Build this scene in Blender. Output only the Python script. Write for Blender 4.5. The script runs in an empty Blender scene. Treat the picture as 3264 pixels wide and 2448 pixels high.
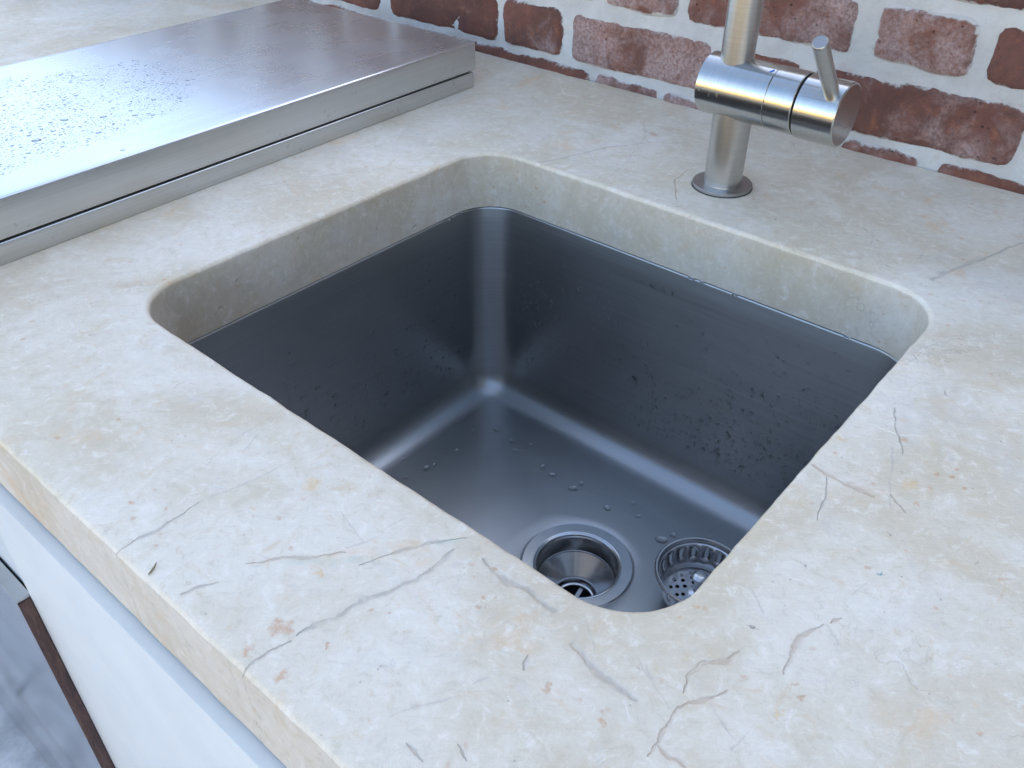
import bpy, bmesh, math, random
import numpy as np
from mathutils import Vector, Matrix, noise as mnoise

random.seed(7); rng = np.random.default_rng(7)
scene = bpy.context.scene
COL = scene.collection
rad = math.radians

# ---------------------------------------------------------------- camera
cd = bpy.data.cameras.new('camera'); cam = bpy.data.objects.new('camera', cd); COL.objects.link(cam)
R_, U_, F_ = (0.7585, 0.6516, 0.0041), (-0.3921, 0.4514, 0.8016), (-0.5205, 0.6096, -0.5979)
cam.matrix_world = Matrix(((R_[0], U_[0], -F_[0], 0.0), (R_[1], U_[1], -F_[1], 0.0), (R_[2], U_[2], -F_[2], 0.36), (0, 0, 0, 1)))
cd.sensor_width = 36.0; cd.lens = 36.0 * 2786.2 / 3264.0
cd.clip_start = 0.01; cd.clip_end = 2000
cd.dof.use_dof = False
scene.camera = cam

# ---------------------------------------------------------------- sky, sun, exposure
SUN_EL, SUN_AZ = rad(32), rad(-4)          # azimuth from +Y (behind the brick wall), negative = towards -X
wd = bpy.data.worlds.new('World'); scene.world = wd; wd.use_nodes = True
nt = wd.node_tree; nt.nodes.clear()
sky = nt.nodes.new('ShaderNodeTexSky'); sky.sky_type = 'NISHITA'; sky.sun_disc = False
sky.sun_elevation = SUN_EL; sky.sun_rotation = SUN_AZ
sky.air_density = 1.0; sky.dust_density = 1.6; sky.ozone_density = 1.0
bg = nt.nodes.new('ShaderNodeBackground'); bg.inputs['Strength'].default_value = 0.15
wo = nt.nodes.new('ShaderNodeOutputWorld')
# broken high cloud all over the sky: same luminance family as the sky behind it, only whiter
def wn(t, **kw):
    o = nt.nodes.new(t)
    for k, v in kw.items(): setattr(o, k, v)
    return o
tc = wn('ShaderNodeTexCoord'); mp = wn('ShaderNodeMapping'); mp.inputs['Scale'].default_value = (1.0, 1.0, 2.6)
cn = wn('ShaderNodeTexNoise'); cn.inputs['Scale'].default_value = 2.2; cn.inputs['Detail'].default_value = 7; cn.inputs['Roughness'].default_value = .62; cn.inputs['Distortion'].default_value = .5
mr = wn('ShaderNodeMapRange', interpolation_type='SMOOTHSTEP'); mr.inputs[1].default_value = .44; mr.inputs[2].default_value = .66; mr.inputs[4].default_value = .40
bw = wn('ShaderNodeRGBToBW'); cm = wn('ShaderNodeMath', operation='MULTIPLY'); cm.inputs[1].default_value = 1.45
mx = wn('ShaderNodeMix', data_type='RGBA')
for a, b in ((tc.outputs['Generated'], mp.inputs[0]), (mp.outputs[0], cn.inputs['Vector']), (cn.outputs[0], mr.inputs[0]), (mr.outputs[0], mx.inputs[0]), (sky.outputs[0], mx.inputs[6]), (sky.outputs[0], bw.inputs[0]), (bw.outputs[0], cm.inputs[0]), (cm.outputs[0], mx.inputs[7]), (mx.outputs[2], bg.inputs[0]), (bg.outputs[0], wo.inputs[0])):
    nt.links.new(a, b)
sd = bpy.data.lights.new('sun', 'SUN'); sun = bpy.data.objects.new('sun', sd); COL.objects.link(sun)
sd.energy = 3.4; sd.angle = rad(0.55); sd.color = (1.0, 0.86, 0.66)
sdir = Vector((math.sin(SUN_AZ) * math.cos(SUN_EL), math.cos(SUN_AZ) * math.cos(SUN_EL), math.sin(SUN_EL)))
sun.rotation_euler = sdir.to_track_quat('Z', 'Y').to_euler()
vs = scene.view_settings
vs.view_transform = 'Standard'; vs.look = 'None'; vs.gamma = 1.0; vs.use_curve_mapping = False
vs.exposure = 1.90

# ---------------------------------------------------------------- node helpers
class NT:
    def __init__(s, name):
        s.m = bpy.data.materials.new(name); s.m.use_nodes = True
        s.t = s.m.node_tree; s.t.nodes.clear()
        s.out = s.t.nodes.new('ShaderNodeOutputMaterial')
        s.b = s.t.nodes.new('ShaderNodeBsdfPrincipled')
        s.t.links.new(s.b.outputs[0], s.out.inputs[0])
        s._pos = None
    def n(s, typ, **kw):
        o = s.t.nodes.new(typ)
        for k, v in kw.items(): setattr(o, k, v)
        return o
    def put(s, sock, v):
        if v is None: return
        if hasattr(v, 'bl_idname') or hasattr(v, 'is_output'): s.t.links.new(v, sock)
        else: sock.default_value = v
    def pos(s):
        if s._pos is None: s._pos = s.n('ShaderNodeNewGeometry').outputs['Position']
        return s._pos
    def math(s, op, a, b=None, c=None, clamp=False):
        o = s.n('ShaderNodeMath', operation=op, use_clamp=clamp)
        s.put(o.inputs[0], a); s.put(o.inputs[1], b); s.put(o.inputs[2], c)
        return o.outputs[0]
    def vm(s, op, a, b=None, c=None, out=0):
        o = s.n('ShaderNodeVectorMath', operation=op)
        s.put(o.inputs[0], a); s.put(o.inputs[1], b); s.put(o.inputs[2], c)
        return o.outputs[out]
    def scl(s, v, xyz): return s.vm('MULTIPLY', v, xyz)
    def noise(s, v, scale, detail=4, rough=.6, dist=0, color=False):
        o = s.n('ShaderNodeTexNoise'); s.put(o.inputs['Vector'], v)
        o.inputs['Scale'].default_value = scale; o.inputs['Detail'].default_value = detail
        o.inputs['Roughness'].default_value = rough; o.inputs['Distortion'].default_value = dist
        return o.outputs[1 if color else 0]
    def voro(s, v, scale, feature='F1', out='Distance'):
        o = s.n('ShaderNodeTexVoronoi', feature=feature); s.put(o.inputs['Vector'], v); o.inputs['Scale'].default_value = scale
        return o.outputs[out]
    def step(s, v, lo, hi, a=0.0, b=1.0):
        o = s.n('ShaderNodeMapRange', interpolation_type='SMOOTHSTEP'); s.put(o.inputs[0], v)
        for i, q in enumerate((lo, hi, a, b)): s.put(o.inputs[i + 1], q)
        return o.outputs[0]
    def mix(s, f, a, b):
        o = s.n('ShaderNodeMix', data_type='RGBA'); s.put(o.inputs[0], f)
        for k, v in ((6, a), (7, b)):
            if isinstance(v, tuple) and len(v) == 3: v = v + (1.0,)
            s.put(o.inputs[k], v)
        return o.outputs[2]
    def ramp(s, f, stops):
        o = s.n('ShaderNodeValToRGB'); s.put(o.inputs[0], f); e = o.color_ramp.elements
        while len(e) < len(stops): e.new(.5)
        for q, (p, c) in zip(e, stops): q.position = p; q.color = c + (1.0,)
        return o.outputs[0]
    def bump(s, h, dist=.001, strength=1.0, normal=None):
        o = s.n('ShaderNodeBump'); s.put(o.inputs['Height'], h)
        o.inputs['Distance'].default_value = dist; o.inputs['Strength'].default_value = strength
        s.put(o.inputs['Normal'], normal)
        return o.outputs[0]
    def set(s, **kw):
        for k, v in kw.items():
            k = k.replace('_', ' ')
            if isinstance(v, tuple) and len(v) == 3 and k != 'Normal': v = v + (1.0,)
            s.put(s.b.inputs[k], v)
        return s.m

# ---------------------------------------------------------------- mesh helpers
def mesh_obj(name, verts, faces, mat=None, parent=None, smooth=None):
    me = bpy.data.meshes.new(name); me.from_pydata([tuple(v) for v in verts], [], faces)
    me.validate(); me.update()
    return link(name, me, mat, parent, smooth)
def link(name, me, mat=None, parent=None, smooth=None):
    if mat is not None and len(me.materials) == 0: me.materials.append(mat)
    if smooth is not None:
        me.polygons.foreach_set('use_smooth', [True] * len(me.polygons)); me.set_sharp_from_angle(angle=rad(smooth))
    o = bpy.data.objects.new(name, me); COL.objects.link(o)
    if parent is not None: o.parent = parent
    return o
def bm_obj(name, bm, mat=None, parent=None, smooth=None):
    bmesh.ops.recalc_face_normals(bm, faces=bm.faces[:])
    me = bpy.data.meshes.new(name); bm.to_mesh(me); bm.free()
    return link(name, me, mat, parent, smooth)
def empty(name, loc=(0, 0, 0)):
    o = bpy.data.objects.new(name, None); COL.objects.link(o); o.location = loc; o.empty_display_size = .05
    return o
def tag(o, label=None, cat=None, group=None, kind=None):
    for k, v in (('label', label), ('category', cat), ('group', group), ('kind', kind)):
        if v: o[k] = v
    return o
def box_bm(lo, hi, bevel=0, seg=2, bm=None):
    bm = bm or bmesh.new()
    r = bmesh.ops.create_cube(bm, size=1.0)['verts']
    for v in r:
        v.co = Vector([(lo[i] + hi[i]) / 2 + v.co[i] * (hi[i] - lo[i]) for i in range(3)])
    if bevel:
        es = list({e for v in r for e in v.link_edges})
        bmesh.ops.bevel(bm, geom=es, offset=bevel, segments=seg, profile=.5, affect='EDGES', clamp_overlap=True)
    return bm
def box(name, lo, hi, mat, parent=None, bevel=0, seg=2):
    return bm_obj(name, box_bm(lo, hi, bevel, seg), mat, parent, 40 if bevel else None)
def rrect(x0, x1, y0, y1, R, nc=14, ns=20):
    """points of a rounded rectangle with outward normals, counter-clockwise from the right side"""
    P = []
    cs = [(x1 - R, y0 + R, -90), (x1 - R, y1 - R, 0), (x0 + R, y1 - R, 90), (x0 + R, y0 + R, 180)]
    for i, (cx, cy, a0) in enumerate(cs):
        for k in range(nc + 1):
            a = rad(a0 + 90 * k / nc); P.append((cx + R * math.cos(a), cy + R * math.sin(a), math.cos(a), math.sin(a)))
        nx, ny, na = cs[(i + 1) % 4]
        a = rad(na); q = (nx + R * math.cos(a), ny + R * math.sin(a)); p = P[-1]
        for k in range(1, ns):
            t = k / ns; P.append((p[0] + (q[0] - p[0]) * t, p[1] + (q[1] - p[1]) * t, p[2], p[3]))
    return P
def loops_mesh(loops, closed=True, cap0=False, cap1=False):
    """loops: list of equal-length point loops -> verts, quad faces"""
    n = len(loops[0]); V = [p for L in loops for p in L]; F = []
    for i in range(len(loops) - 1):
        for k in range(n if closed else n - 1):
            a, b = i * n + k, i * n + (k + 1) % n
            F.append((a, b, b + n, a + n))
    if cap0: F.append(tuple(range(n))[::-1])
    if cap1: F.append(tuple(range((len(loops) - 1) * n, len(loops) * n)))
    return V, F
def lathe(name, prof, mat, parent=None, n=64, frame=None, smooth=35, cap0=False, cap1=False):
    """prof: (radius, height) pairs; frame maps local (x, y, z) to world"""
    M = frame or Matrix()
    q = [prof[0]]                      # support rings keep flat rings flat under smooth shading
    for (r0, h0), (r1, h1) in zip(prof[:-1], prof[1:]):
        d = math.hypot(r1 - r0, h1 - h0)
        if d > .003:
            for t in (.0004 / d, 1 - .0004 / d): q.append((r0 + (r1 - r0) * t, h0 + (h1 - h0) * t))
        q.append((r1, h1))
    prof = q
    loops = [[M @ Vector((r * math.cos(2 * math.pi * k / n), r * math.sin(2 * math.pi * k / n), h)) for k in range(n)] for r, h in prof]
    V, F = loops_mesh(loops, True, cap0, cap1)
    return mesh_obj(name, V, F, mat, parent, smooth)
def frame_to(origin, axis):
    q = Vector(axis).to_track_quat('Z', 'Y'); return Matrix.Translation(origin) @ q.to_matrix().to_4x4()
def tube(name, path, r, mat, parent=None, n=32, caps=True, smooth=40):
    P = [Vector(p) for p in path]; loops = []; up = None
    for i, p in enumerate(P):
        t = (P[min(i + 1, len(P) - 1)] - P[max(i - 1, 0)]).normalized()
        if up is None: up = t.orthogonal().normalized()
        up = (up - t * up.dot(t)).normalized(); s = t.cross(up)
        rr = r[i] if isinstance(r, (list, tuple)) else r
        loops.append([p + up * rr * math.cos(2 * math.pi * k / n) + s * rr * math.sin(2 * math.pi * k / n) for k in range(n)])
    V, F = loops_mesh(loops, True, caps, caps)
    return mesh_obj(name, V, F, mat, parent, smooth)
def fbm(x, y, s, seed=0.0, o=4):
    return mnoise.fractal(Vector((x * s + seed, y * s - seed * .7, seed * 1.3)), 1.0, 2.0, o)

# ---------------------------------------------------------------- measured place (metres; counter top is z = 0)
XL, XR, YB, YF = -0.6149, -0.1237, 0.6742, 0.2507          # sink cut-out
YW, YE = 0.9303, 0.1080                                     # brick face, counter front
T = 0.0610                                                  # stone thickness
FLOOR = -0.92
SINK_Z = -0.31
WALL_TOP = 0.375

# ---------------------------------------------------------------- materials
def steel(name, base=(.62, .63, .65), rough=.26, brush=(3, 3, 420), var=.06, bumpd=.00002, aniso=0.0, tangent=None, spots=0.0, smear=0.0):
    m = NT(name); p = m.pos()
    br = m.noise(m.scl(p, brush), 1.0, 5, .65)
    big = m.noise(p, 7.0, 4, .6)
    r = m.math('ADD', m.math('MULTIPLY', br, var), rough - var * .5)
    r = m.math('ADD', r, m.math('MULTIPLY', m.math('SUBTRACT', big, .5), .10))
    col = m.mix(m.step(br, .3, .75), tuple(c * .93 for c in base), tuple(min(1, c * 1.04) for c in base))
    if spots:
        sp = m.voro(m.vm('ADD', p, m.scl(m.noise(p, 60, 2, color=True), (.012, .012, .012))), 130.0)
        msk = m.math('MULTIPLY', m.step(sp, .28, .2), m.step(m.noise(p, 22, 3), .5, .66))
        r = m.math('ADD', r, m.math('MULTIPLY', msk, spots))
        col = m.mix(m.math('MULTIPLY', msk, .35), col, tuple(c * .7 for c in base))
    if smear:
        sm = m.step(m.noise(p, 14.0, 1.5, .5, .3), .45, .75)
        r = m.math('ADD', r, m.math('MULTIPLY', sm, smear))
    m.set(Base_Color=col, Metallic=1.0, Roughness=r, Normal=m.bump(br, bumpd))
    if aniso:
        m.b.inputs['Anisotropic'].default_value = aniso
        N = m.n('ShaderNodeNewGeometry').outputs['Normal']
        if tangent == 'UP':
            nz = m.n('ShaderNodeSeparateXYZ'); m.put(nz.inputs[0], N)
            m.put(m.b.inputs['Anisotropic'], m.step(m.math('ABSOLUTE', nz.outputs[2]), .25, .85, aniso, 0.0))
        if tangent == 'UP':        # tangent = direction in the surface that climbs
            m.put(m.b.inputs['Tangent'], m.vm('NORMALIZE', m.vm('CROSS_PRODUCT', m.vm('CROSS_PRODUCT', N, (0, 0, 1)), N)))
        else:
            m.put(m.b.inputs['Tangent'], m.vm('NORMALIZE', m.vm('CROSS_PRODUCT', N, tangent)))
    return m.m

def stone(name, veins, spots, wall=False):
    m = NT(name); p = m.pos()
    wob = m.vm('SUBTRACT', m.noise(p, 38, 4, .6, color=True), (.5, .5, .5))
    wob2 = m.vm('SUBTRACT', m.noise(p, 190, 3, .6, color=True), (.5, .5, .5))
    # the slab's own cloudiness: cream, white, cool grey and faint pink fields
    c1 = m.noise(p, 6.0, 6, .62, .9); c2 = m.noise(m.vm('ADD', p, (3.1, 1.7, .4)), 13.0, 6, .68, .5)
    c3 = m.noise(m.vm('ADD', p, (8.3, 4.4, 2.0)), 4.0, 4, .6, .8)
    col = m.mix(m.step(c1, .36, .64), (.590, .535, .430), (.705, .680, .625))
    col = m.mix(m.math('MULTIPLY', m.step(c2, .50, .74), .75), col, (.750, .738, .705))
    col = m.mix(m.math('MULTIPLY', m.step(c3, .52, .70), .38), col, (.600, .545, .430))
    col = m.mix(m.math('MULTIPLY', m.step(m.noise(m.vm('ADD', p, (1.3, 9.4, 5.0)), 8.0, 5, .65, .6), .54, .72), .45), col, (.560, .560, .560))
    # fibrous grain lying across the slab
    rot = m.n('ShaderNodeMapping'); rot.inputs['Rotation'].default_value = (0, 0, rad(-38)); m.put(rot.inputs['Vector'], m.vm('ADD', p, m.scl(wob, (.010, .010, .010))))
    g = m.noise(m.scl(rot.outputs[0], (70, 320, 160)), 1.0, 5, .72, .4)
    col = m.mix(m.math('MULTIPLY', m.step(g, .54, .76), .40), col, (.480, .435, .380))
    col = m.mix(m.math('MULTIPLY', m.step(g, .46, .26), .45), col, (.785, .772, .740))
    c4 = m.noise(m.vm('ADD', p, m.scl(wob, (.02, .02, .02))), 95, 5, .78, .5); c5 = m.noise(m.vm('ADD', p, (6.1, .2, 3.3)), 48, 6, .74, 1.0)
    col = m.mix(m.math('MULTIPLY', m.step(c4, .50, .70), .70), col, (.780, .772, .750))
    col = m.mix(m.math('MULTIPLY', m.step(c4, .48, .30), .60), col, (.540, .500, .400))
    col = m.mix(m.math('MULTIPLY', m.step(c5, .53, .70), .62), col, (.610, .515, .370))
    col = m.mix(m.math('MULTIPLY', m.step(c5, .44, .28), .45), col, (.560, .555, .550))
    fine = m.noise(p, 620, 3, .7)
    col = m.mix(m.math('MULTIPLY', m.step(fine, .56, .74), .30), col, (.430, .390, .340))
    # hairline cracks everywhere
    ck = m.voro(m.vm('ADD', p, m.scl(wob, (.11, .11, .11))), 11.0, 'DISTANCE_TO_EDGE')
    ckm = m.math('MULTIPLY', m.step(ck, .020, .003), m.step(m.noise(m.vm('ADD', p, (5.5, .3, 2.2)), 9.0, 3), .54, .70))
    col = m.mix(m.math('MULTIPLY', ckm, .16), col, (.37, .345, .33))
    # rust and ochre flecks, dark specks
    fl = m.voro(m.vm('ADD', p, m.scl(wob2, (.006, .006, .006))), 95.0); flr = m.noise(p, 26, 2)
    col = m.mix(m.math('MULTIPLY', m.math('MULTIPLY', m.step(fl, .22, .06), m.step(flr, .52, .64)), .60), col, (.52, .27, .12))
    dk = m.voro(m.vm('ADD', p, (2.2, 7.7, 1.1)), 150.0)
    col = m.mix(m.math('MULTIPLY', m.math('MULTIPLY', m.step(dk, .14, .05), m.step(m.noise(p, 40, 2), .56, .66)), .4), col, (.20, .16, .13))
    oc = m.noise(m.vm('ADD', p, (.7, 2.9, 7.0)), 15.0, 6, .7, .8)
    col = m.mix(m.math('MULTIPLY', m.step(oc, .56, .78), .60), col, (.660, .430, .210))
    # traced veins
    q = m.vm('ADD', m.vm('ADD', m.scl(p, (1, 1, 0)), m.scl(wob, (.007, .007, 0))), m.scl(wob2, (.0022, .0022, 0)))
    wn = m.noise(p, 55, 3, .6)
    VC = {'f': ((.47, .43, .39), .50), 'g': ((.370, .345, .325), .52), 'b': ((.420, .310, .240), .42), 'w': ((.86, .85, .83), .70), 'n': ((.56, .60, .53), .62)}
    height = None; prev = None
    brk = m.step(m.noise(m.vm('ADD', p, (4, 4, 4)), 75, 3), .32, .56, .22, 1.0)
    for cls in ('n', 'w', 'f', 'g', 'b'):
        acc = None
        for w, c, (a, b), ends in veins:
            if (('f' if w < .85 else c) if c in 'gb' else c) != cls: continue
            A = Vector((a[0], a[1], 0)); BA = Vector((b[0] - a[0], b[1] - a[1], 0)); k = BA / max(BA.length_squared, 1e-9)
            qq = q if prev is None else m.vm('MULTIPLY_ADD', prev, (1e-9, 1e-9, 0), q)   # keeps the segments in sequence
            pa = m.vm('SUBTRACT', qq, tuple(A))
            t = m.math('ADD', m.vm('DOT_PRODUCT', pa, tuple(k), out=1), 0.0, clamp=True)
            d = m.vm('LENGTH', m.vm('MULTIPLY_ADD', t, tuple(-BA), pa), out=1)
            d = m.math('MULTIPLY', d, 1000.0 / (w * .72 + .12))
            if cls != 'n':                       # the vein thins out towards its ends
                if ends == 3: d = m.math('MULTIPLY', d, m.math('ADD', m.math('MULTIPLY', m.math('ABSOLUTE', m.math('SUBTRACT', t, .5)), 4.0), .7))
                elif ends == 1: d = m.math('MULTIPLY', d, m.math('SUBTRACT', 2.6, m.math('MULTIPLY', t, 1.6)))
                elif ends == 2: d = m.math('MULTIPLY', d, m.math('ADD', 1.0, m.math('MULTIPLY', t, 1.6)))
            acc = d if acc is None else m.math('MINIMUM', acc, d)
            prev = acc
        if acc is None: continue
        colr, st = VC[cls]
        dd = m.math('MULTIPLY', acc, m.step(wn, .30, .70, .60, 2.1))
        msk = m.step(dd, 1.75 if cls != 'n' else 1.3, .15)
        halo = m.math('MULTIPLY', m.step(dd, 4.5, 1.0), .22)
        if cls == 'n': colr = m.mix(m.step(c2, .4, .6), (.50, .56, .50), (.66, .66, .60))
        if cls in 'gbf': col = m.mix(m.math('MULTIPLY', halo, brk), col, (.60, .48, .38) if cls == 'b' else (.50, .47, .45))
        col = m.mix(m.math('MULTIPLY', m.math('MULTIPLY', msk, brk), st), col, colr)
        if cls in 'gb': height = msk if height is None else m.math('MAXIMUM', height, msk)
    SC = {'o': (.50, .25, .11), 'y': (.66, .47, .22), 'd': (.12, .07, .08), 't': (.05, .25, .30)}
    qs = m.vm('ADD', q, m.scl(wob2, (.010, .010, 0)))
    for cls in 'yodt':
        acc = None
        for x, y, r, c in spots:
            if c != cls: continue
            qq = qs if prev is None else m.vm('MULTIPLY_ADD', prev, (1e-9, 1e-9, 0), qs)
            d = m.math('MULTIPLY', m.vm('LENGTH', m.vm('SUBTRACT', qq, (x, y, 0)), out=1), 1000.0 / r)
            acc = d if acc is None else m.math('MINIMUM', acc, d); prev = acc
        if acc is None: continue
        col = m.mix(m.math('MULTIPLY', m.math('MULTIPLY', m.step(acc, 1.1, .2), m.step(fine, .3, .6, .4, 1)), .62 if cls in 'yo' else .85), col, SC[cls])
    h = m.math('ADD', m.math('MULTIPLY', g, .5), m.math('MULTIPLY', fine, .25))
    h = m.math('ADD', h, m.math('MULTIPLY', c2, 1.2))
    h = m.math('SUBTRACT', h, m.math('MULTIPLY', ckm, .5))
    if height is not None: h = m.math('SUBTRACT', h, m.math('MULTIPLY', height, .7))
    # small pits left by the leathered finish
    pit = m.step(m.voro(m.vm('ADD', p, m.scl(wob, (.02, .02, .02))), 60.0), .16, .05)
    pit = m.math('MULTIPLY', pit, m.step(m.noise(p, 18, 2), .52, .62))
    h = m.math('SUBTRACT', h, m.math('MULTIPLY', pit, .9))
    rgh = m.math('ADD', m.math('MULTIPLY', m.noise(p, 120, 4, .7), .30), .34)
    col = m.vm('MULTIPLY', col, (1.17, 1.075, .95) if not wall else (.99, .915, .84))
    m.set(Base_Color=col, Roughness=rgh, Normal=m.bump(h, .00075))
    m.b.inputs['Specular IOR Level'].default_value = .45
    return m.m

def brick_mat():
    m = NT('old_brick'); p = m.pos()
    rnd = m.n('ShaderNodeObjectInfo').outputs['Random']
    wash = m.n('ShaderNodeAttribute', attribute_type='OBJECT', attribute_name='wash').outputs['Fac']
    edge = m.n('ShaderNodeAttribute', attribute_name='edge').outputs['Fac']
    off = m.vm('ADD', p, m.scl(rnd, (13.0, 7.0, 5.0)))
    base = m.ramp(rnd, [(0.0, (.165, .062, .042)), (.3, (.215, .084, .055)), (.6, (.135, .060, .050)), (.85, (.24, .094, .058)), (1.0, (.170, .074, .058))])
    n1 = m.noise(off, 16, 6, .7, .4); n2 = m.noise(off, 60, 5, .75); n3 = m.noise(off, 260, 4, .75)
    col = m.mix(m.step(n1, .35, .65), m.mix(.6, base, (.060, .034, .030)), base)
    col = m.mix(m.math('MULTIPLY', m.step(n2, .52, .72), .65), col, (.300, .115, .060))
    col = m.mix(m.math('MULTIPLY', m.step(n3, .56, .72), .55), col, (.045, .026, .022))
    # lime left on the face: pink-white haze, thick along the arrises
    hz = m.noise(m.vm('ADD', off, (3, 1, 2)), 26, 6, .72, .5)
    hzf = m.math('ADD', hz, m.math('MULTIPLY', m.math('SUBTRACT', wash, .5), .60))
    hzf = m.math('ADD', hzf, m.math('MULTIPLY', m.math('SUBTRACT', m.noise(m.vm('ADD', off, (7, 2, 4)), 8.5, 2, .5), .5), .75))
    col = m.mix(m.math('MULTIPLY', m.step(hzf, .40, .76), m.math('MULTIPLY', m.step(n3, .30, .66, .25, 1.0), .95)), col, (.430, .320, .300))
    e = m.math('ADD', edge, m.math('MULTIPLY', m.math('SUBTRACT', m.noise(off, 42, 7, .76), .5), 1.25))
    e = m.math('SUBTRACT', e, m.math('MULTIPLY', wash, .18))
    lime = m.step(e, .14, -.06)
    col = m.mix(m.math('MULTIPLY', lime, .95), col, (.600, .575, .545))
    pit = m.math('MULTIPLY', m.step(m.voro(off, 120.0), .20, .08), m.step(n1, .5, .62))
    col = m.mix(m.math('MULTIPLY', pit, .7), col, (.03, .018, .016))
    h = m.math('ADD', m.math('MULTIPLY', n2, .8), m.math('MULTIPLY', n3, .5))
    h = m.math('ADD', h, m.math('MULTIPLY', lime, .45)); h = m.math('SUBTRACT', h, m.math('MULTIPLY', pit, .8))
    return m.set(Base_Color=col, Roughness=.92, Normal=m.bump(h, .0018))

def mortar_mat():
    m = NT('lime_mortar'); p = m.pos()
    n1 = m.noise(p, 14, 5, .65); n2 = m.noise(p, 160, 5, .75); n3 = m.noise(m.vm('ADD', p, (4, 2, 8)), 420, 3, .7)
    col = m.mix(m.step(n1, .35, .68), (.540, .525, .500), (.640, .632, .615))
    col = m.mix(m.math('MULTIPLY', m.step(n2, .55, .75), .35), col, (.42, .37, .32))
    col = m.mix(m.math('MULTIPLY', m.step(n3, .60, .75), .30), col, (.36, .31, .27))
    col = m.mix(m.math('MULTIPLY', m.step(m.noise(m.vm('ADD', p, (9, 9, 1)), 30, 5, .7), .60, .76), .35), col, (.40, .24, .18))
    h = m.math('ADD', m.math('MULTIPLY', n2, 1.0), m.math('MULTIPLY', n3, .4))
    return m.set(Base_Color=col, Roughness=.95, Normal=m.bump(h, .0020))

def plain(name, col, rough=.5, metal=0.0, var=.08, scale=30, bumpd=.0002):
    m = NT(name); p = m.pos(); n = m.noise(p, scale, 5, .65)
    c = m.mix(m.step(n, .3, .7), tuple(x * (1 - var) for x in col), tuple(min(1, x * (1 + var)) for x in col))
    return m.set(Base_Color=c, Metallic=metal, Roughness=m.math('ADD', m.math('MULTIPLY', n, .12), rough - .06), Normal=m.bump(n, bumpd))

M_LID = steel('brushed_steel_lid', (.62, .645, .68), .27, (380, 4, 40), .05, .000006, smear=.025)
M_LIDSIDE = steel('brushed_steel_edge', (.64, .65, .64), .38, (40, 3, 420), .06, .00001, spots=.14, smear=.05)
M_SINK = steel('satin_steel_bowl', (.41, .412, .408), .36, (4, 4, 420), .10, .000014, .75, 'UP')
M_DRAIN = steel('polished_drain_steel', (.56, .56, .56), .20, (60, 60, 300), .05, .000006)
M_BASKET = steel('basket_steel', (.56, .56, .57), .24, (40, 40, 300), .05, .000006)
M_FAUCET = steel('brushed_faucet_steel', (.56, .55, .52), .20, (500, 60, 60), .06, .000010, .35, (0, 0, 1), spots=.12)
M_PIPE = steel('brushed_pipe_steel', (.56, .55, .525), .32, (30, 30, 600), .06, .000010)
M_FLANGE = steel('flange_steel', (.42, .415, .41), .36, (60, 60, 60), .04, .000006)  # darker base: the reflected dark underside of the body is put into the colour
M_DOOR = steel('polished_door_steel', (.60, .61, .62), .18, (3, 40, 300), .03, .000004)
M_DARK = plain('dark_gap', (.012, .012, .014), .7)
M_MORTAR = mortar_mat(); M_BRICK = brick_mat()
M_WHITE = plain('white_lacquered_board', (.74, .745, .72), .42, 0, .03, 18, .00012)
M_FASCIA = plain('pale_grey_fascia', (.66, .68, .69), .38, 0, .04, 20, .0001)
def wood_mat():
    m = NT('dark_red_timber'); p = m.pos()
    g = m.noise(m.vm('ADD', m.scl(p, (60, 260, 22)), m.scl(m.noise(p, 20, 3, color=True), (3, 3, 3))), 1.0, 4, .6, .8)
    c = m.ramp(g, [(.25, (.022, .014, .014)), (.5, (.085, .035, .026)), (.75, (.14, .075, .055))])
    return m.set(Base_Color=c, Roughness=.35, Normal=m.bump(g, .0003))
M_WOOD = wood_mat()
def water_mat():
    m = NT('clear_water'); m.set(Base_Color=(1, 1, 1), Roughness=0.0, IOR=1.333); m.b.inputs['Transmission Weight'].default_value = 1.0
    return m.m
M_WATER = water_mat()
M_BLUE = plain('blue_mark', (.02, .14, .65), .4, 0, .02)
M_SEED = plain('dry_husk', (.22, .19, .10), .7, 0, .2, 300)
M_STAMP = plain('stamped_line', (.42, .45, .48), .5, 1.0, .05)
M_PAVER = plain('paving_stone', (.60, .58, .56), .75, 0, .28, 14, .002)
M_GROUT = plain('paving_joint', (.24, .23, .22), .9, 0, .15, 60, .001)
def lawn_mat():
    m = NT('dry_lawn'); p = m.pos(); n = m.noise(p, 3, 6, .7); f = m.noise(p, 60, 4, .8)
    c = m.mix(m.step(n, .35, .7), (.050, .060, .022), (.12, .10, .040)); c = m.mix(m.math('MULTIPLY', f, .6), c, (.07, .08, .025))
    return m.set(Base_Color=c, Roughness=.95, Normal=m.bump(f, .03))
M_LAWN = lawn_mat()
M_SAND = plain('sandstone_render', (.60, .43, .18), .9, 0, .14, 4, .004)
M_BARK = plain('bark', (.10, .07, .05), .95, 0, .3, 20, .01)
M_LEAF = plain('leaf', (.065, .085, .030), .6, 0, .35, 2, .001)

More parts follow.
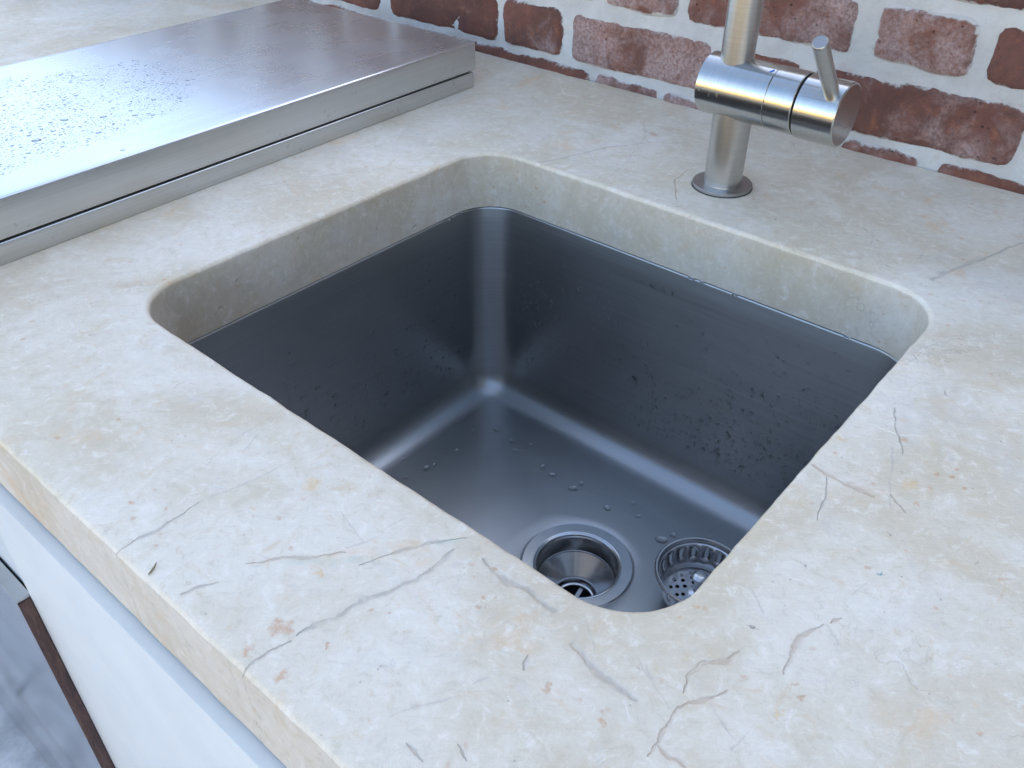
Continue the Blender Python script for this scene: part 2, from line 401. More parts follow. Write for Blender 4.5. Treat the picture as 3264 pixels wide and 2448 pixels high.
# ---------------------------------------------------------------- ground: patio slabs, lawn
gr = mesh_obj('ground', [(-400, -400, FLOOR - .03), (400, -400, FLOOR - .03), (400, 400, FLOOR - .03), (-400, 400, FLOOR - .03)], [(0, 1, 2, 3)], M_LAWN)
tag(gr, kind='structure')
patio = mesh_obj('patio', [(-4.2, -3.0, FLOOR - .012), (3.4, -3.0, FLOOR - .012), (3.4, .93, FLOOR - .012), (-4.2, .93, FLOOR - .012)], [(0, 1, 2, 3)], M_GROUT)
tag(patio, kind='structure')
pv = bpy.data.meshes.new('paver'); b_ = box_bm((-.296, -.296, -.03), (.296, .296, 0), .004, 1); b_.to_mesh(pv); b_.free(); pv.materials.append(M_PAVER)
for i in range(12):
    for j in range(6):
        o = bpy.data.objects.new('paver', pv); COL.objects.link(o); o.parent = patio
        o.location = (-3.86 + i * .6 + (.3 if j % 2 else 0), -2.68 + j * .6, FLOOR + random.uniform(-.001, .001)); o.rotation_euler.z = rad(random.uniform(-.3, .3))
        o.rotation_euler.z += 0

# ---------------------------------------------------------------- brick wall in Flemish bond, lime mortar
wall = empty('brick_wall', (-.6, YW, FLOOR))
tag(wall, 'weathered red brick wall with wide pale lime mortar joints behind the counter', 'brick wall')
def W(o):
    o.parent = wall; o.matrix_parent_inverse = Matrix.Translation(-wall.location); return o
W(box('wall_core', (-4.0, YW + .012, FLOOR), (1.6, YW + .24, WALL_TOP), M_MORTAR))
# mortar face: slightly lumpy sheet, a little behind the bricks
xs = np.concatenate([np.arange(-4.0, -1.5, .05), np.arange(-1.5, .25, .005), np.arange(.25, 1.61, .05)]); zs = np.concatenate([[-.25, -.12], np.arange(-.03, .20, .005), np.arange(.20, WALL_TOP, .02), [WALL_TOP]])
V = [(x, YW + .0014 + .0026 * fbm(x, z, 22, 3.0) + .0012 * fbm(x, z, 120, 9.0, 3), z) for z in zs for x in xs]
n = len(xs); F = [(j * n + i, j * n + i + 1, (j + 1) * n + i + 1, (j + 1) * n + i) for j in range(len(zs) - 1) for i in range(n - 1)]
W(mesh_obj('mortar', V, F, M_MORTAR, None, 60))
def brick(x0, x1, z0, z1, wash, hero=True):
    nx, nz = (int((x1 - x0) / .0045) + 2, 15) if hero else (5, 3)
    V, E = [], []
    x0 -= .0022; x1 += .0022; z0 -= .0016; z1 += .0016
    seed = random.uniform(0, 60); cx, cz = (x0 + x1) / 2, (z0 + z1) / 2; hx, hz = (x1 - x0) / 2, (z1 - z0) / 2
    for j in range(nz):
        for i in range(nx):
            u, w = i / (nx - 1) * 2 - 1, j / (nz - 1) * 2 - 1
            u = math.copysign(1 - (1 - abs(u)) ** 1.0, u)
            d = min((1 - abs(u)) * hx, (1 - abs(w)) * hz)
            x, z = u * hx, w * hz
            # worn corners
            k = max(0.0, (abs(u) * hx - hx + .012)) * max(0.0, (abs(w) * hz - hz + .012)) / .000144
            x *= 1 - .03 * k * (.2 / (2 * hx)); z *= 1 - .10 * k
            jx = .0027 * fbm(cx + x + seed, cz + z, 30, 2.0, 4); jz = .0025 * fbm(cx + x, cz + z + seed, 28, 5.0, 3)
            y = .0050 * max(0, 1 - d / .0050) ** 2 + .0016 * fbm(cx + x + seed, cz + z, 35, 1.0, 4) + .0007 * fbm(cx + x + seed, cz + z, 150, 4.0, 3) + .0035 * k
            V.append((x + jx, y, z + jz)); E.append(min(1.0, d / .016))
    F = [(j * nx + i, j * nx + i + 1, (j + 1) * nx + i + 1, (j + 1) * nx + i) for j in range(nz - 1) for i in range(nx - 1)]
    ring = [i for i in range(nx)] + [j * nx + nx - 1 for j in range(1, nz)] + [(nz - 1) * nx + i for i in range(nx - 2, -1, -1)] + [j * nx for j in range(nz - 2, 0, -1)]
    b0 = len(V)
    for r in ring: V.append((V[r][0], .05, V[r][2])); E.append(0)
    k = len(ring)
    for a in range(k): F.append((ring[a], b0 + a, b0 + (a + 1) % k, ring[(a + 1) % k]))
    me = bpy.data.meshes.new('brick'); me.from_pydata(V, [], F); me.update()
    at = me.attributes.new('edge', 'FLOAT', 'POINT'); at.data.foreach_set('value', E)
    o = link('brick', me, M_BRICK, None, 70); o.location = (cx, YW - .0022 + random.uniform(-.0015, .0012), cz); o['wash'] = wash
    W(o); return o
COURSES = [
 (-.046, .010, [(-1.42, -1.21, .3), (-1.20, -1.105, .2), (-1.095, -.885, .4), (-.876, -.668, .12), (-.657, -.563, .6), (-.553, -.345, .7), (-.325, -.240, .62), (-.223, -.020, .45), (-.005, .09, .3), (.105, .31, .4)]),
 (.0195, .077, [(-1.27, -1.057, .3), (-1.037, -.824, .18), (-.811, -.714, .30), (-.698, -.495, .66), (-.482, -.388, .4), (-.372, -.158, .38), (-.143, -.048, .3), (-.034, .17, .5), (.185, .28, .3)]),
 (.0945, .147, [(-1.36, -1.15, .3), (-1.137, -1.04, .5), (-1.025, -.82, .3), (-.805, -.71, .4), (-.697, -.660, .5), (-.648, -.548, .72), (-.534, -.338, .56), (-.317, -.221, .80), (-.205, .005, .15), (.02, .115, .5), (.13, .33, .4)]),
 (.1625, .219, [(-1.20, -.99, .4), (-.975, -.88, .3), (-.865, -.66, .5), (-.645, -.44, .4), (-.425, -.33, .5), (-.275, -.07, .3), (-.055, .04, .4), (.055, .26, .3)]),
]
for z0, z1, row in COURSES:
    for x0, x1, w in row: brick(x0, x1, z0, z1, w)
z = .234; c = 0
while z + .056 < WALL_TOP + .001:
    x = -2.6 + (0 if c % 2 else .155); k = c
    while x < .9:
        L = .205 if k % 2 == 0 else .097
        brick(x, x + L, z, z + .056, random.uniform(.1, .7), False); x += L + .015; k += 1
    z += .072; c += 1
for z0, z1, row in COURSES:
    x = row[0][0] - .015; k = 0
    while x > -2.7:
        L = .205 if k % 2 == 0 else .097
        brick(x - L, x, z0, z1, random.uniform(.1, .7), False); x -= L + .015; k += 1

# ---------------------------------------------------------------- stone worktop with the sink cut-out
VEINS=[
 (1.4, 'g', [(-0.5443, 0.6792), (-0.5304, 0.7116), (-0.5154, 0.7604), (-0.4824, 0.8103)]),
 (0.6, 'g', [(-0.4824, 0.8103), (-0.4717, 0.8118), (-0.4556, 0.8303)]),
 (0.6, 'g', [(-0.5035, 0.8174), (-0.4747, 0.7382), (-0.4656, 0.6814)]),
 (0.7, 'g', [(-0.5574, 0.7588), (-0.5244, 0.7356), (-0.5015, 0.7187)]),
 (0.5, 'g', [(-0.398, 0.7066), (-0.4151, 0.6847)]),
 (1.2, 'b', [(-0.3865, 0.6945), (-0.4122, 0.7354), (-0.4178, 0.7684)]),
 (0.4, 'g', [(-0.5879, 0.7547), (-0.5748, 0.7126)]),
 (3.2, 'g', [(-0.148, 0.6827), (-0.1465, 0.6996), (-0.1423, 0.7215), (-0.1371, 0.7366), (-0.1302, 0.7546), (-0.1089, 0.8247)]),
 (0.7, 'g', [(-0.1995, 0.7224), (-0.1894, 0.7065), (-0.1834, 0.6927)]),
 (0.6, 'g', [(-0.2258, 0.7799), (-0.2131, 0.7442), (-0.2083, 0.7301), (-0.2135, 0.7178), (-0.2123, 0.7062)]),
 (0.5, 'g', [(-0.2087, 0.722), (-0.1987, 0.7058)]),
 (0.6, 'g', [(-0.1702, 0.7633), (-0.1687, 0.7393), (-0.1646, 0.7114)]),
 (0.6, 'g', [(-0.1193, 0.562), (-0.1147, 0.5795), (-0.1115, 0.6017)]),
 (2.6, 'b', [(-0.1196, 0.4248), (-0.1097, 0.4239), (-0.0999, 0.4231), (-0.0889, 0.4236), (-0.0804, 0.4232)]),
 (1.0, 'g', [(-0.1028, 0.5137), (-0.093, 0.4925), (-0.0814, 0.4718)]),
 (0.8, 'g', [(-0.0893, 0.4736), (-0.0831, 0.4578), (-0.0684, 0.4187)]),
 (0.9, 'b', [(-0.073, 0.4322), (-0.0614, 0.4212)]),
 (0.9, 'g', [(-0.1079, 0.4201), (-0.1013, 0.4039), (-0.0977, 0.3826)]),
 (0.9, 'w', [(-0.1113, 0.4874), (-0.1007, 0.4874), (-0.0902, 0.489), (-0.0796, 0.4959)]),
 (1.3, 'b', [(-0.0874, 0.2742), (-0.0896, 0.2641), (-0.0967, 0.256), (-0.0991, 0.2453), (-0.0964, 0.2361)]),
 (1.1, 'b', [(-0.0925, 0.2283), (-0.0909, 0.2334), (-0.0862, 0.2399), (-0.081, 0.2507)]),
 (1.6, 'b', [(-0.093, 0.2291), (-0.0913, 0.2127), (-0.0905, 0.1986)]),
 (2.2, 'b', [(-0.091, 0.2072), (-0.0849, 0.2057), (-0.0758, 0.2059)]),
 (1.1, 'b', [(-0.0627, 0.3154), (-0.0662, 0.3087), (-0.0674, 0.3012), (-0.0663, 0.291), (-0.0646, 0.2764)]),
 (1.3, 'b', [(-0.0604, 0.3188), (-0.0577, 0.3255)]),
 (0.7, 'b', [(-0.112, 0.311), (-0.1017, 0.3135), (-0.0889, 0.303)]),
 (0.7, 'g', [(-0.0613, 0.3165), (-0.0515, 0.3094)]),
 (0.7, 'g', [(-0.0828, 0.2391), (-0.0647, 0.2299)]),
 (0.8, 'b', [(-0.0638, 0.2251), (-0.0621, 0.2333), (-0.0623, 0.2436)]),
 (0.6, 'g', [(-0.1222, 0.2386), (-0.1103, 0.233), (-0.0979, 0.2261)]),
 (0.7, 'b', [(-0.0228, 0.3724), (-0.0269, 0.3735)]),
 (0.6, 'b', [(-0.0605, 0.3429), (-0.057, 0.3554)]),
 (3.0, 'g', [(-0.2208, 0.2369), (-0.2118, 0.2343), (-0.2023, 0.2325), (-0.1895, 0.2354), (-0.1805, 0.2335), (-0.1704, 0.2345)]),
 (2.8, 'g', [(-0.1516, 0.2239), (-0.1397, 0.2201), (-0.1275, 0.2185), (-0.1151, 0.2188), (-0.109, 0.2189)]),
 (1.7, 'g', [(-0.2582, 0.139), (-0.2564, 0.1479), (-0.2516, 0.1582), (-0.2499, 0.1728), (-0.244, 0.1866), (-0.2379, 0.2034), (-0.2374, 0.2139), (-0.2383, 0.2306)]),
 (5.0, 'n', [(-0.3023, 0.1637), (-0.2818, 0.1824), (-0.2722, 0.1924)]),
 (1.0, 'g', [(-0.2692, 0.1898), (-0.2592, 0.2116), (-0.2516, 0.2254), (-0.239, 0.2418)]),
 (4.5, 'n', [(-0.2467, 0.2305), (-0.2399, 0.2382)]),
 (0.7, 'g', [(-0.19, 0.1388), (-0.1852, 0.1493), (-0.1775, 0.1609), (-0.1744, 0.1675)]),
 (0.8, 'g', [(-0.1725, 0.1743), (-0.1692, 0.1824)]),
 (0.9, 'g', [(-0.1633, 0.2053), (-0.1599, 0.1972)]),
 (1.1, 'g', [(-0.1745, 0.1343), (-0.1639, 0.132)]),
 (1.0, 'g', [(-0.1578, 0.1476), (-0.1499, 0.1452)]),
 (0.5, 'g', [(-0.2804, 0.2023), (-0.3078, 0.2097)]),
 (0.6, 'g', [(-0.2855, 0.1933), (-0.2804, 0.2023), (-0.2773, 0.2132)]),
 (0.5, 'g', [(-0.2796, 0.2168), (-0.2757, 0.2317)]),
 (0.6, 'g', [(-0.1548, 0.2388), (-0.1414, 0.2285)]),
 (0.7, 'b', [(-0.1169, 0.2385), (-0.1033, 0.2289)]),
 (1.3, 'g', [(-0.3766, 0.1085), (-0.3763, 0.1238), (-0.3735, 0.1309), (-0.3748, 0.1407), (-0.3759, 0.1598)]),
 (0.7, 'g', [(-0.3759, 0.1598), (-0.3664, 0.196), (-0.3648, 0.2213)]),
 (2.0, 'g', [(-0.3229, 0.1152), (-0.3202, 0.1247), (-0.3171, 0.1327)]),
 (1.2, 'b', [(-0.3154, 0.1493), (-0.3104, 0.1579), (-0.3057, 0.1654), (-0.2944, 0.174), (-0.2828, 0.1908)]),
 (1.6, 'g', [(-0.2616, 0.108), (-0.2625, 0.1169), (-0.257, 0.1353)]),
 (1.4, 'g', [(-0.2586, 0.1394), (-0.2569, 0.1485), (-0.251, 0.1604)]),
 (0.5, 'g', [(-0.4105, 0.2454), (-0.3994, 0.2166), (-0.3937, 0.2036)]),
 (0.5, 'g', [(-0.4105, 0.2454), (-0.4058, 0.193)]),
 (0.8, 'g', [(-0.7182, 0.4447), (-0.7059, 0.4662)]),
 (0.6, 'g', [(-0.7075, 0.4758), (-0.6784, 0.4637)]),
 (0.8, 'g', [(-0.7078, 0.4866), (-0.6885, 0.5035), (-0.6757, 0.5259), (-0.6507, 0.5708)]),
 (0.7, 'g', [(-0.6397, 0.5893), (-0.6352, 0.6022)]),
 (0.6, 'g', [(-0.6344, 0.2622), (-0.6155, 0.2859)]),
 (0.7, 'g', [(-0.7015, 0.8922), (-0.7017, 0.8429)]),
 (0.8, 'w', [(-0.7013, 0.9115), (-0.6569, 0.8646), (-0.6014, 0.8676), (-0.5616, 0.8699), (-0.5145, 0.8343)]),
 (0.7, 'g', [(-0.5886, 0.9247), (-0.5616, 0.8699), (-0.5145, 0.8343), (-0.4888, 0.7865)]),
 (0.8, 'g', [(-0.3797, 0.919), (-0.3561, 0.8852)]),
 (0.6, 'g', [(-0.3712, 0.8292), (-0.3546, 0.8232)]),
 (1.2, 'w', [(-0.3495, 0.7474), (-0.317, 0.7338), (-0.2775, 0.7223)]),
 (1.0, 'w', [(-0.271, 0.8845), (-0.2381, 0.8449)]),
]
SPOTS=[(-0.3382, 0.2136, 7, 'y'), (-0.2692, 0.136, 6, 'o'), (-0.2691, 0.1175, 4, 'o'), (-0.2454, 0.1186, 4.5, 'o'), (-0.3463, 0.1771, 2.2, 'y'), (-0.3408, 0.1739, 1.2, 'o'), (-0.1456, 0.1976, 2.6, 'o'), (-0.1152, 0.1998, 2.6, 'o'), (-0.2337, 0.179, 1.5, 'o'), (-0.2012, 0.211, 1.8, 'o'), (-0.2415, 0.1462, 2.2, 'o'), (-0.2814, 0.1707, 4, 'y'), (-0.266, 0.1382, 5, 'o'), (-0.0522, 0.2687, 3, 'o'), (-0.0596, 0.2736, 1.7, 'o'), (-0.0231, 0.3706, 1.8, 'd'), (-0.0537, 0.3663, 1.5, 't'), (-0.0452, 0.372, 1.5, 'd'), (-0.0617, 0.3989, 1.5, 'd'), (-0.0882, 0.3473, 1.7, 'd'), (-0.0884, 0.2916, 1.7, 'd'), (-0.0558, 0.2552, 3, 'y'), (-0.0874, 0.4855, 2.4, 'o'), (-0.0601, 0.4334, 2.4, 'o'), (-0.0677, 0.4484, 6, 'y'), (-0.1179, 0.4604, 5, 'y'), (-0.4978, 0.8247, 7, 'o'), (-0.4984, 0.8243, 5, 'o')]
hole = rrect(XL, XR, YF, YB, .047, 18, 60)
AR = .0042
def wobble(p, s): return s * fbm(p[0], p[1], 60, 11.0, 4)
loops = []
prof = [(0, -T), (0, -T * .6), (0, -AR * 1.6)] + [(AR * (1 - math.cos(rad(a))) , -AR * (1 - math.sin(rad(a)))) for a in (0, 18, 36, 54, 72, 90)]
for off, z in prof:
    amp = .0006 if z > -AR * 2 else .0003
    loops.append([(p[0] + p[2] * (off + wobble(p, amp)), p[1] + p[3] * (off + wobble(p, amp)), z + (0 if z in (0, -T) else .0003 * fbm(p[0], p[1], 90, 2.0, 3))) for p in hole])
V, F = loops_mesh(loops)
bm = bmesh.new(); bv = [bm.verts.new(p) for p in V]
for f in F: bm.faces.new([bv[i] for i in f])
n = len(hole)
CX0, CX1, CY1 = -3.4, 1.3, YW - .0015
# front arris follows a slightly uneven line
fx = sorted(set([CX0, CX1] + [round(-1.1 + i * .006, 4) for i in range(260)]))
FR = .0045; fl = []
for a in (90, 60, 30, 0):
    fl.append([bm.verts.new((x, YE + FR * (1 - math.cos(rad(a))) + .0006 * fbm(x, 0, 45, 6.0, 4), -FR * (1 - math.sin(rad(a))) if a < 90 else 0)) for x in fx])
fl.append([bm.verts.new((x, YE + .0004 * fbm(x, 0, 45, 6.0, 4), -T) ) for x in fx])
for A, B in zip(fl[:-1], fl[1:]):
    for i in range(len(fx) - 1): bm.faces.new((A[i], A[i + 1], B[i + 1], B[i]))
k0, k1 = bm.verts.new((CX0, CY1, 0)), bm.verts.new((CX1, CY1, 0)); q0, q1 = bm.verts.new((CX0, CY1, -T)), bm.verts.new((CX1, CY1, -T))
def E(a, b): return bm.edges.get((a, b)) or bm.edges.new((a, b))
top_in = bv[(len(prof) - 1) * n:]; bot_in = bv[:n]
et = [E(top_in[i], top_in[(i + 1) % n]) for i in range(n)] + [E(fl[0][i], fl[0][i + 1]) for i in range(len(fx) - 1)] + [E(fl[0][0], k0), E(k0, k1), E(k1, fl[0][-1])]
r = bmesh.ops.triangle_fill(bm, use_beauty=True, use_dissolve=False, edges=et, normal=(0, 0, 1))
eb = [E(bot_in[i], bot_in[(i + 1) % n]) for i in range(n)] + [E(fl[-1][i], fl[-1][i + 1]) for i in range(len(fx) - 1)] + [E(fl[-1][0], q0), E(q0, q1), E(q1, fl[-1][-1])]
bmesh.ops.triangle_fill(bm, use_beauty=True, use_dissolve=False, edges=eb, normal=(0, 0, -1))
bm.faces.new((k0, k1, q1, q0))
bm.faces.new([k0, q0] + [L[0] for L in fl[::-1]]); bm.faces.new([k1, q1] + [L[-1] for L in fl[::-1]])
MAXSEG = 7
def touching(x0, x1, y0, y1):
    def near(a, b, g): return min(a[0], b[0]) - g < x1 and max(a[0], b[0]) + g > x0 and min(a[1], b[1]) - g < y1 and max(a[1], b[1]) + g > y0
    vv = [(w, c_, (pts[k], pts[k + 1]), (1 if k == 0 else 0) + (2 if k == len(pts) - 2 else 0)) for w, c_, pts in VEINS for k in range(len(pts) - 1) if near(pts[k], pts[k + 1], .008 + w * .0015)]
    ss = [s for s in SPOTS if near(s, s, .004 + s[2] * .001)]
    return vv, ss
tiles = []; slots = []; cuts = []
def split(x0, x1, y0, y1, depth=0):
    vv, ss = touching(x0, x1, y0, y1)
    if len(vv) + .5 * len(ss) <= MAXSEG or depth > 7 or max(x1 - x0, y1 - y0) < .012:
        key = (tuple(vv), tuple(ss))
        hit = next((q for q, kk in enumerate(slots) if kk[0] == key), None)
        if hit is None: slots.append((key, stone('cream_quartzite', vv, ss))); hit = len(slots) - 1
        tiles.append((x0, x1, y0, y1, hit)); return
    if x1 - x0 > y1 - y0:
        c = (x0 + x1) / 2; cuts.append(('x', c, x0, x1, y0, y1)); split(x0, c, y0, y1, depth + 1); split(c, x1, y0, y1, depth + 1)
    else:
        c = (y0 + y1) / 2; cuts.append(('y', c, x0, x1, y0, y1)); split(x0, x1, y0, c, depth + 1); split(x0, x1, c, y1, depth + 1)
for x0, x1 in ((CX0, -1.2), (-1.2, -.72), (-.72, .1), (.1, CX1)):
    if x0 > CX0: cuts.append(('x', x0, CX0, CX1, 0, 1))
    split(x0, x1, 0.0, 1.0)
for ax_, c, x0, x1, y0, y1 in cuts:
    fs = [f for f in bm.faces if x0 - 1e-6 <= f.calc_center_median().x <= x1 + 1e-6 and y0 - 1e-6 <= f.calc_center_median().y <= y1 + 1e-6]
    ge = fs + list({e for f in fs for e in f.edges}) + list({v for f in fs for v in f.verts})
    bmesh.ops.bisect_plane(bm, geom=ge, plane_co=(c, 0, 0) if ax_ == 'x' else (0, c, 0), plane_no=(1, 0, 0) if ax_ == 'x' else (0, 1, 0))
bmesh.ops.recalc_face_normals(bm, faces=bm.faces[:])
for f in bm.faces:
    c = f.calc_center_median()
    f.material_index = next((t[4] for t in tiles if t[0] <= c.x <= t[1] and t[2] <= c.y <= t[3]), 0)
print('stone tiles', len(tiles), 'materials', len(slots), 'faces', len(bm.faces))
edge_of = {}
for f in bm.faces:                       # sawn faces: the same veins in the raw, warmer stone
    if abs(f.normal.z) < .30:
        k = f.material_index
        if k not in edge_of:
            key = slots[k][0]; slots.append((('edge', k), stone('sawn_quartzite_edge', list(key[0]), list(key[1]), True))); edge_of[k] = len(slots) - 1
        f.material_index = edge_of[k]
me = bpy.data.meshes.new('countertop'); bm.to_mesh(me); bm.free()
for _, mm in slots: me.materials.append(mm)
M_STONE = slots[0][1]
ct = link('countertop', me, None, None, 28)
tag(ct, 'thick cream stone countertop with grey veins and a rectangular sink cut-out', 'countertop')

# ---------------------------------------------------------------- undermount sink
sink = empty('sink', ((XL + XR) / 2, (YF + YB) / 2, SINK_Z))
tag(sink, 'deep rectangular brushed stainless steel sink set under the stone countertop', 'sink')
def under(par):
    def f(o): o.parent = par; o.matrix_parent_inverse = Matrix.Translation(-par.location); return o
    return f
S = under(sink)
IN = -.0002; ZT = -T - .0008
base = rrect(XL + IN, XR - IN, YF + IN, YB - IN, .045, 22, 26)
DR = Vector((-.339, .500)); N = len(base)
BR = .031; LIP = .0026; DRAFT = .004
prof = [(.020, ZT)] + [(LIP * (1 - math.sin(rad(a))), ZT - LIP * (1 - math.cos(rad(a)))) for a in (0, 22, 45, 67, 90)]
zb = SINK_Z + BR
for k in range(1, 12):
    t = k / 12; prof.append((-DRAFT * t, ZT - LIP + (zb - ZT + LIP) * t))
for a in np.linspace(0, 90, 12): prof.append((-DRAFT - BR * (1 - math.cos(rad(a))), zb - BR * math.sin(rad(a))))
loops = []
cxs, cys = (XL + XR) / 2, (YF + YB) / 2
for off, z in prof: loops.append([(p[0] + p[2] * off, p[1] + p[3] * off, z) for p in base])
# corners tighter than the roll at the bottom: clamp by re-deriving the loop as an inset rounded rectangle
def inset(off): 
    R = max(.016, .045 + off)
    return rrect(XL + IN - off, XR - IN + off, YF + IN - off, YB - IN + off, R, 22, 26)
for i, (off, z) in enumerate(prof): loops[i] = [(p[0], p[1], z) for p in inset(off)]
last = loops[-1]; RO = .0585
ang = [math.atan2(p[1] - DR.y, p[0] - DR.x) for p in last]
for t in (.12, .25, .4, .55, .7, .82, .92, 1.0):
    loops.append([((1 - t) * p[0] + t * (DR.x + RO * math.cos(a)), (1 - t) * p[1] + t * (DR.y + RO * math.sin(a)), SINK_Z - .0045 * t ** 1.5) for p, a in zip(last, ang)])
for r_, z_ in ((.0576, -.0048), (.0568, -.0056)): loops.append([(DR.x + r_ * math.cos(a), DR.y + r_ * math.sin(a), SINK_Z + z_) for a in ang])
loops.append([(DR.x + .045 * math.cos(a), DR.y + .045 * math.sin(a), SINK_Z - .0085) for a in ang])
V, F = loops_mesh(loops)
bowl = S(mesh_obj('bowl', V, F, M_SINK, None, 50))
ZD = SINK_Z - .0060
FR_D = Matrix.Translation((DR.x, DR.y, ZD))
S(lathe('drain_flange', [(.0572, -.0015), (.0568, .0005), (.0555, .0016), (.0450, .0012), (.0440, .0008), (.0432, .0012), (.0424, .0008), (.0416, .0002), (.0408, -.0012), (.0404, -.0030), (.0402, -.022)], M_DRAIN, None, 96, FR_D, 14))
S(lathe('drain_cup', [(.0402, -.0215), (.0400, -.0228), (.0390, -.0240), (.0220, -.0420), (.0205, -.0440), (.0198, -.0475), (.0198, -.085)], M_DRAIN, None, 96, FR_D))
S(lathe('drain_seat', [(.0200, -.0505), (.0182, -.0510), (.0176, -.0520), (.0174, -.058)], M_DRAIN, None, 64, FR_D))
for a_ in (12, 102):
    cb = box('drain_crossbar', (-.0165, -.0022, -.0018), (.0165, .0022, .0018), M_DRAIN); cb.data.transform(Matrix.Translation((DR.x, DR.y, ZD - .0545 - a_ * .00001)) @ Matrix.Rotation(rad(a_), 4, 'Z')); S(cb)
S(lathe('drain_pipe', [(.0196, -.085), (.0001, -.0855)], M_DARK, None, 32, FR_D))
# stamped maker's lettering near the top of the back wall
try:
    cu = bpy.data.curves.new('stamped_lettering', 'FONT'); cu.body = 'ELKAY'; cu.size = .0125; cu.space_character = 1.55; cu.extrude = .00008; cu.offset = -.0003
    fo = bpy.data.objects.new('stamped_lettering', cu); COL.objects.link(fo)
    bpy.context.view_layer.update()
    me = bpy.data.meshes.new_from_object(fo.evaluated_get(bpy.context.evaluated_depsgraph_get())); bpy.data.objects.remove(fo)
    o = link('stamped_lettering', me, M_STAMP)
    o.matrix_world = Matrix.Translation((-.4135, YB - IN - .0012, -.0905)) @ Matrix.Rotation(rad(90), 4, 'X')
    S(o)
except Exception as ex: print('text', ex)

# ---------------------------------------------------------------- loose basket strainer on the sink floor
BX_, BY_ = -.223, .536; ZF = SINK_Z - .0012
bask = empty('sink_strainer', (BX_, BY_, ZF)); Bk = under(bask)
tag(bask, 'round perforated steel basket strainer standing beside the open sink drain', 'strainer')
FB = Matrix.Translation((BX_, BY_, ZF))
Bk(lathe('rim', [(.0392, .0375), (.0395, .0400), (.0408, .0418), (.0424, .0420), (.0436, .0408), (.0438, .0392), (.0430, .0378), (.0412, .0372), (.0392, .0372)], M_BASKET, None, 80, FB))
bm = bmesh.new(); NS = 18
def cone(a, h): 
    r = .0335 + (.0392 - .0335) * (h - .009) / (.0375 - .009); return (BX_ + r * math.cos(a), BY_ + r * math.sin(a), ZF + h)
for s in range(NS):
    a0, a1 = 2 * math.pi * s / NS, 2 * math.pi * (s + 1) / NS; am = (a0 + a1) / 2
    def loop2(pts):
        vs_ = [bm.verts.new((u, h, 0)) for u, h in pts]
        return vs_, [bm.edges.new((vs_[i], vs_[(i + 1) % len(vs_)])) for i in range(len(vs_))]
    outer = [(a0 + (a1 - a0) * k / 4, .009) for k in range(4)] + [(a1, .009 + (.0285) * k / 3) for k in range(3)] + [(a1 - (a1 - a0) * k / 4, .0375) for k in range(4)] + [(a0, .0375 - .0285 * k / 3) for k in range(3)]
    sl = []
    for k in range(6): sl.append((am + .052 * math.cos(math.pi * k / 5), .0305 + .0021 * math.sin(math.pi * k / 5)))
    for k in range(6): sl.append((am - .052 * math.cos(math.pi * k / 5), .0245 - .0021 * math.sin(math.pi * k / 5)))
    v1, e1 = loop2([(u * .037, h) for u, h in outer]); v2, e2 = loop2([(u * .037, h) for u, h in sl])
    bmesh.ops.triangle_fill(bm, use_beauty=True, edges=e1 + e2, normal=(0, 0, 1))
for v in bm.verts: v.co = cone(v.co.x / .037, v.co.y)
bmesh.ops.remove_doubles(bm, verts=bm.verts[:], dist=1e-5)
sh = Bk(bm_obj('basket_wall', bm, M_BASKET, None, 50)); so = sh.modifiers.new('thickness', 'SOLIDIFY'); so.thickness = .0008
bm = bmesh.new(); es = []
def circ(cx, cy, r, k):
    vs_ = [bm.verts.new((cx + r * math.cos(2 * math.pi * i / k), cy + r * math.sin(2 * math.pi * i / k), ZF + .009)) for i in range(k)]
    es.extend(bm.edges.new((vs_[i], vs_[(i + 1) % k])) for i in range(k))
circ(BX_, BY_, .0335, 48)
for ri, (rr, cnt) in enumerate([(.0135, 8), (.0195, 12), (.0255, 16)]):
    for k in range(cnt):
        a = 2 * math.pi * (k + .5 * (ri % 2)) / cnt; circ(BX_ + rr * math.cos(a), BY_ + rr * math.sin(a), .0021, 10)
bmesh.ops.triangle_fill(bm, use_beauty=True, edges=es, normal=(0, 0, 1))
pl = Bk(bm_obj('perforated_plate', bm, M_BASKET)); so = pl.modifiers.new('thickness', 'SOLIDIFY'); so.thickness = .0008
Bk(lathe('stopper', [(.026, .0078), (.027, .004), (.024, .0), (.0001, .0)], plain('black_rubber', (.02, .02, .022), .6), None, 40, FB))
Bk(lathe('stem', [(.0085, .0095), (.0085, .0125), (.0042, .0135), (.0042, .0300)], M_BASKET, None, 32, FB))
Bk(lathe('knob', [(.0042, .0290), (.0072, .0305), (.0082, .0325), (.0080, .0345), (.0062, .0362), (.0035, .0370), (.0001, .0373)], M_DRAIN, None, 40, FB))

# ---------------------------------------------------------------- mixer tap
FX, FY, FZ, FRD = -.3708, .7534, .0965, .0277
tap = empty('faucet', (FX, FY, 0)); A = under(tap)
tag(tap, 'brushed stainless steel mixer faucet with a horizontal cylinder body and pin lever', 'faucet')
FC = Matrix.Translation((FX, FY, .0004))
A(lathe('base_flange', [(.0180, .0), (.0288, .0), (.0292, .0004), (.0292, .0030), (.0289, .0034), (.0194, .0037), (.0180, .0037)], M_FLANGE, None, 80, FC))
A(lathe('seal', [(.0293, -.0003), (.0299, -.0003), (.0297, .0003), (.0290, .0005)], M_DARK, None, 64, FC))
A(lathe('column', [(.0186, .0034), (.0184, .0040), (.0184, .085)], M_PIPE, None, 80, FC))
def xl(name, prof, mat, dy=0, dz=0):   # lathe about the x axis; prof = (radius, x)
    Mx = Matrix(((0, 0, 1, 0), (1, 0, 0, FY + dy), (0, 1, 0, FZ + dz), (0, 0, 0, 1)))
    return A(lathe(name, prof, mat, None, 96, Mx, 35))
c_ = .0009
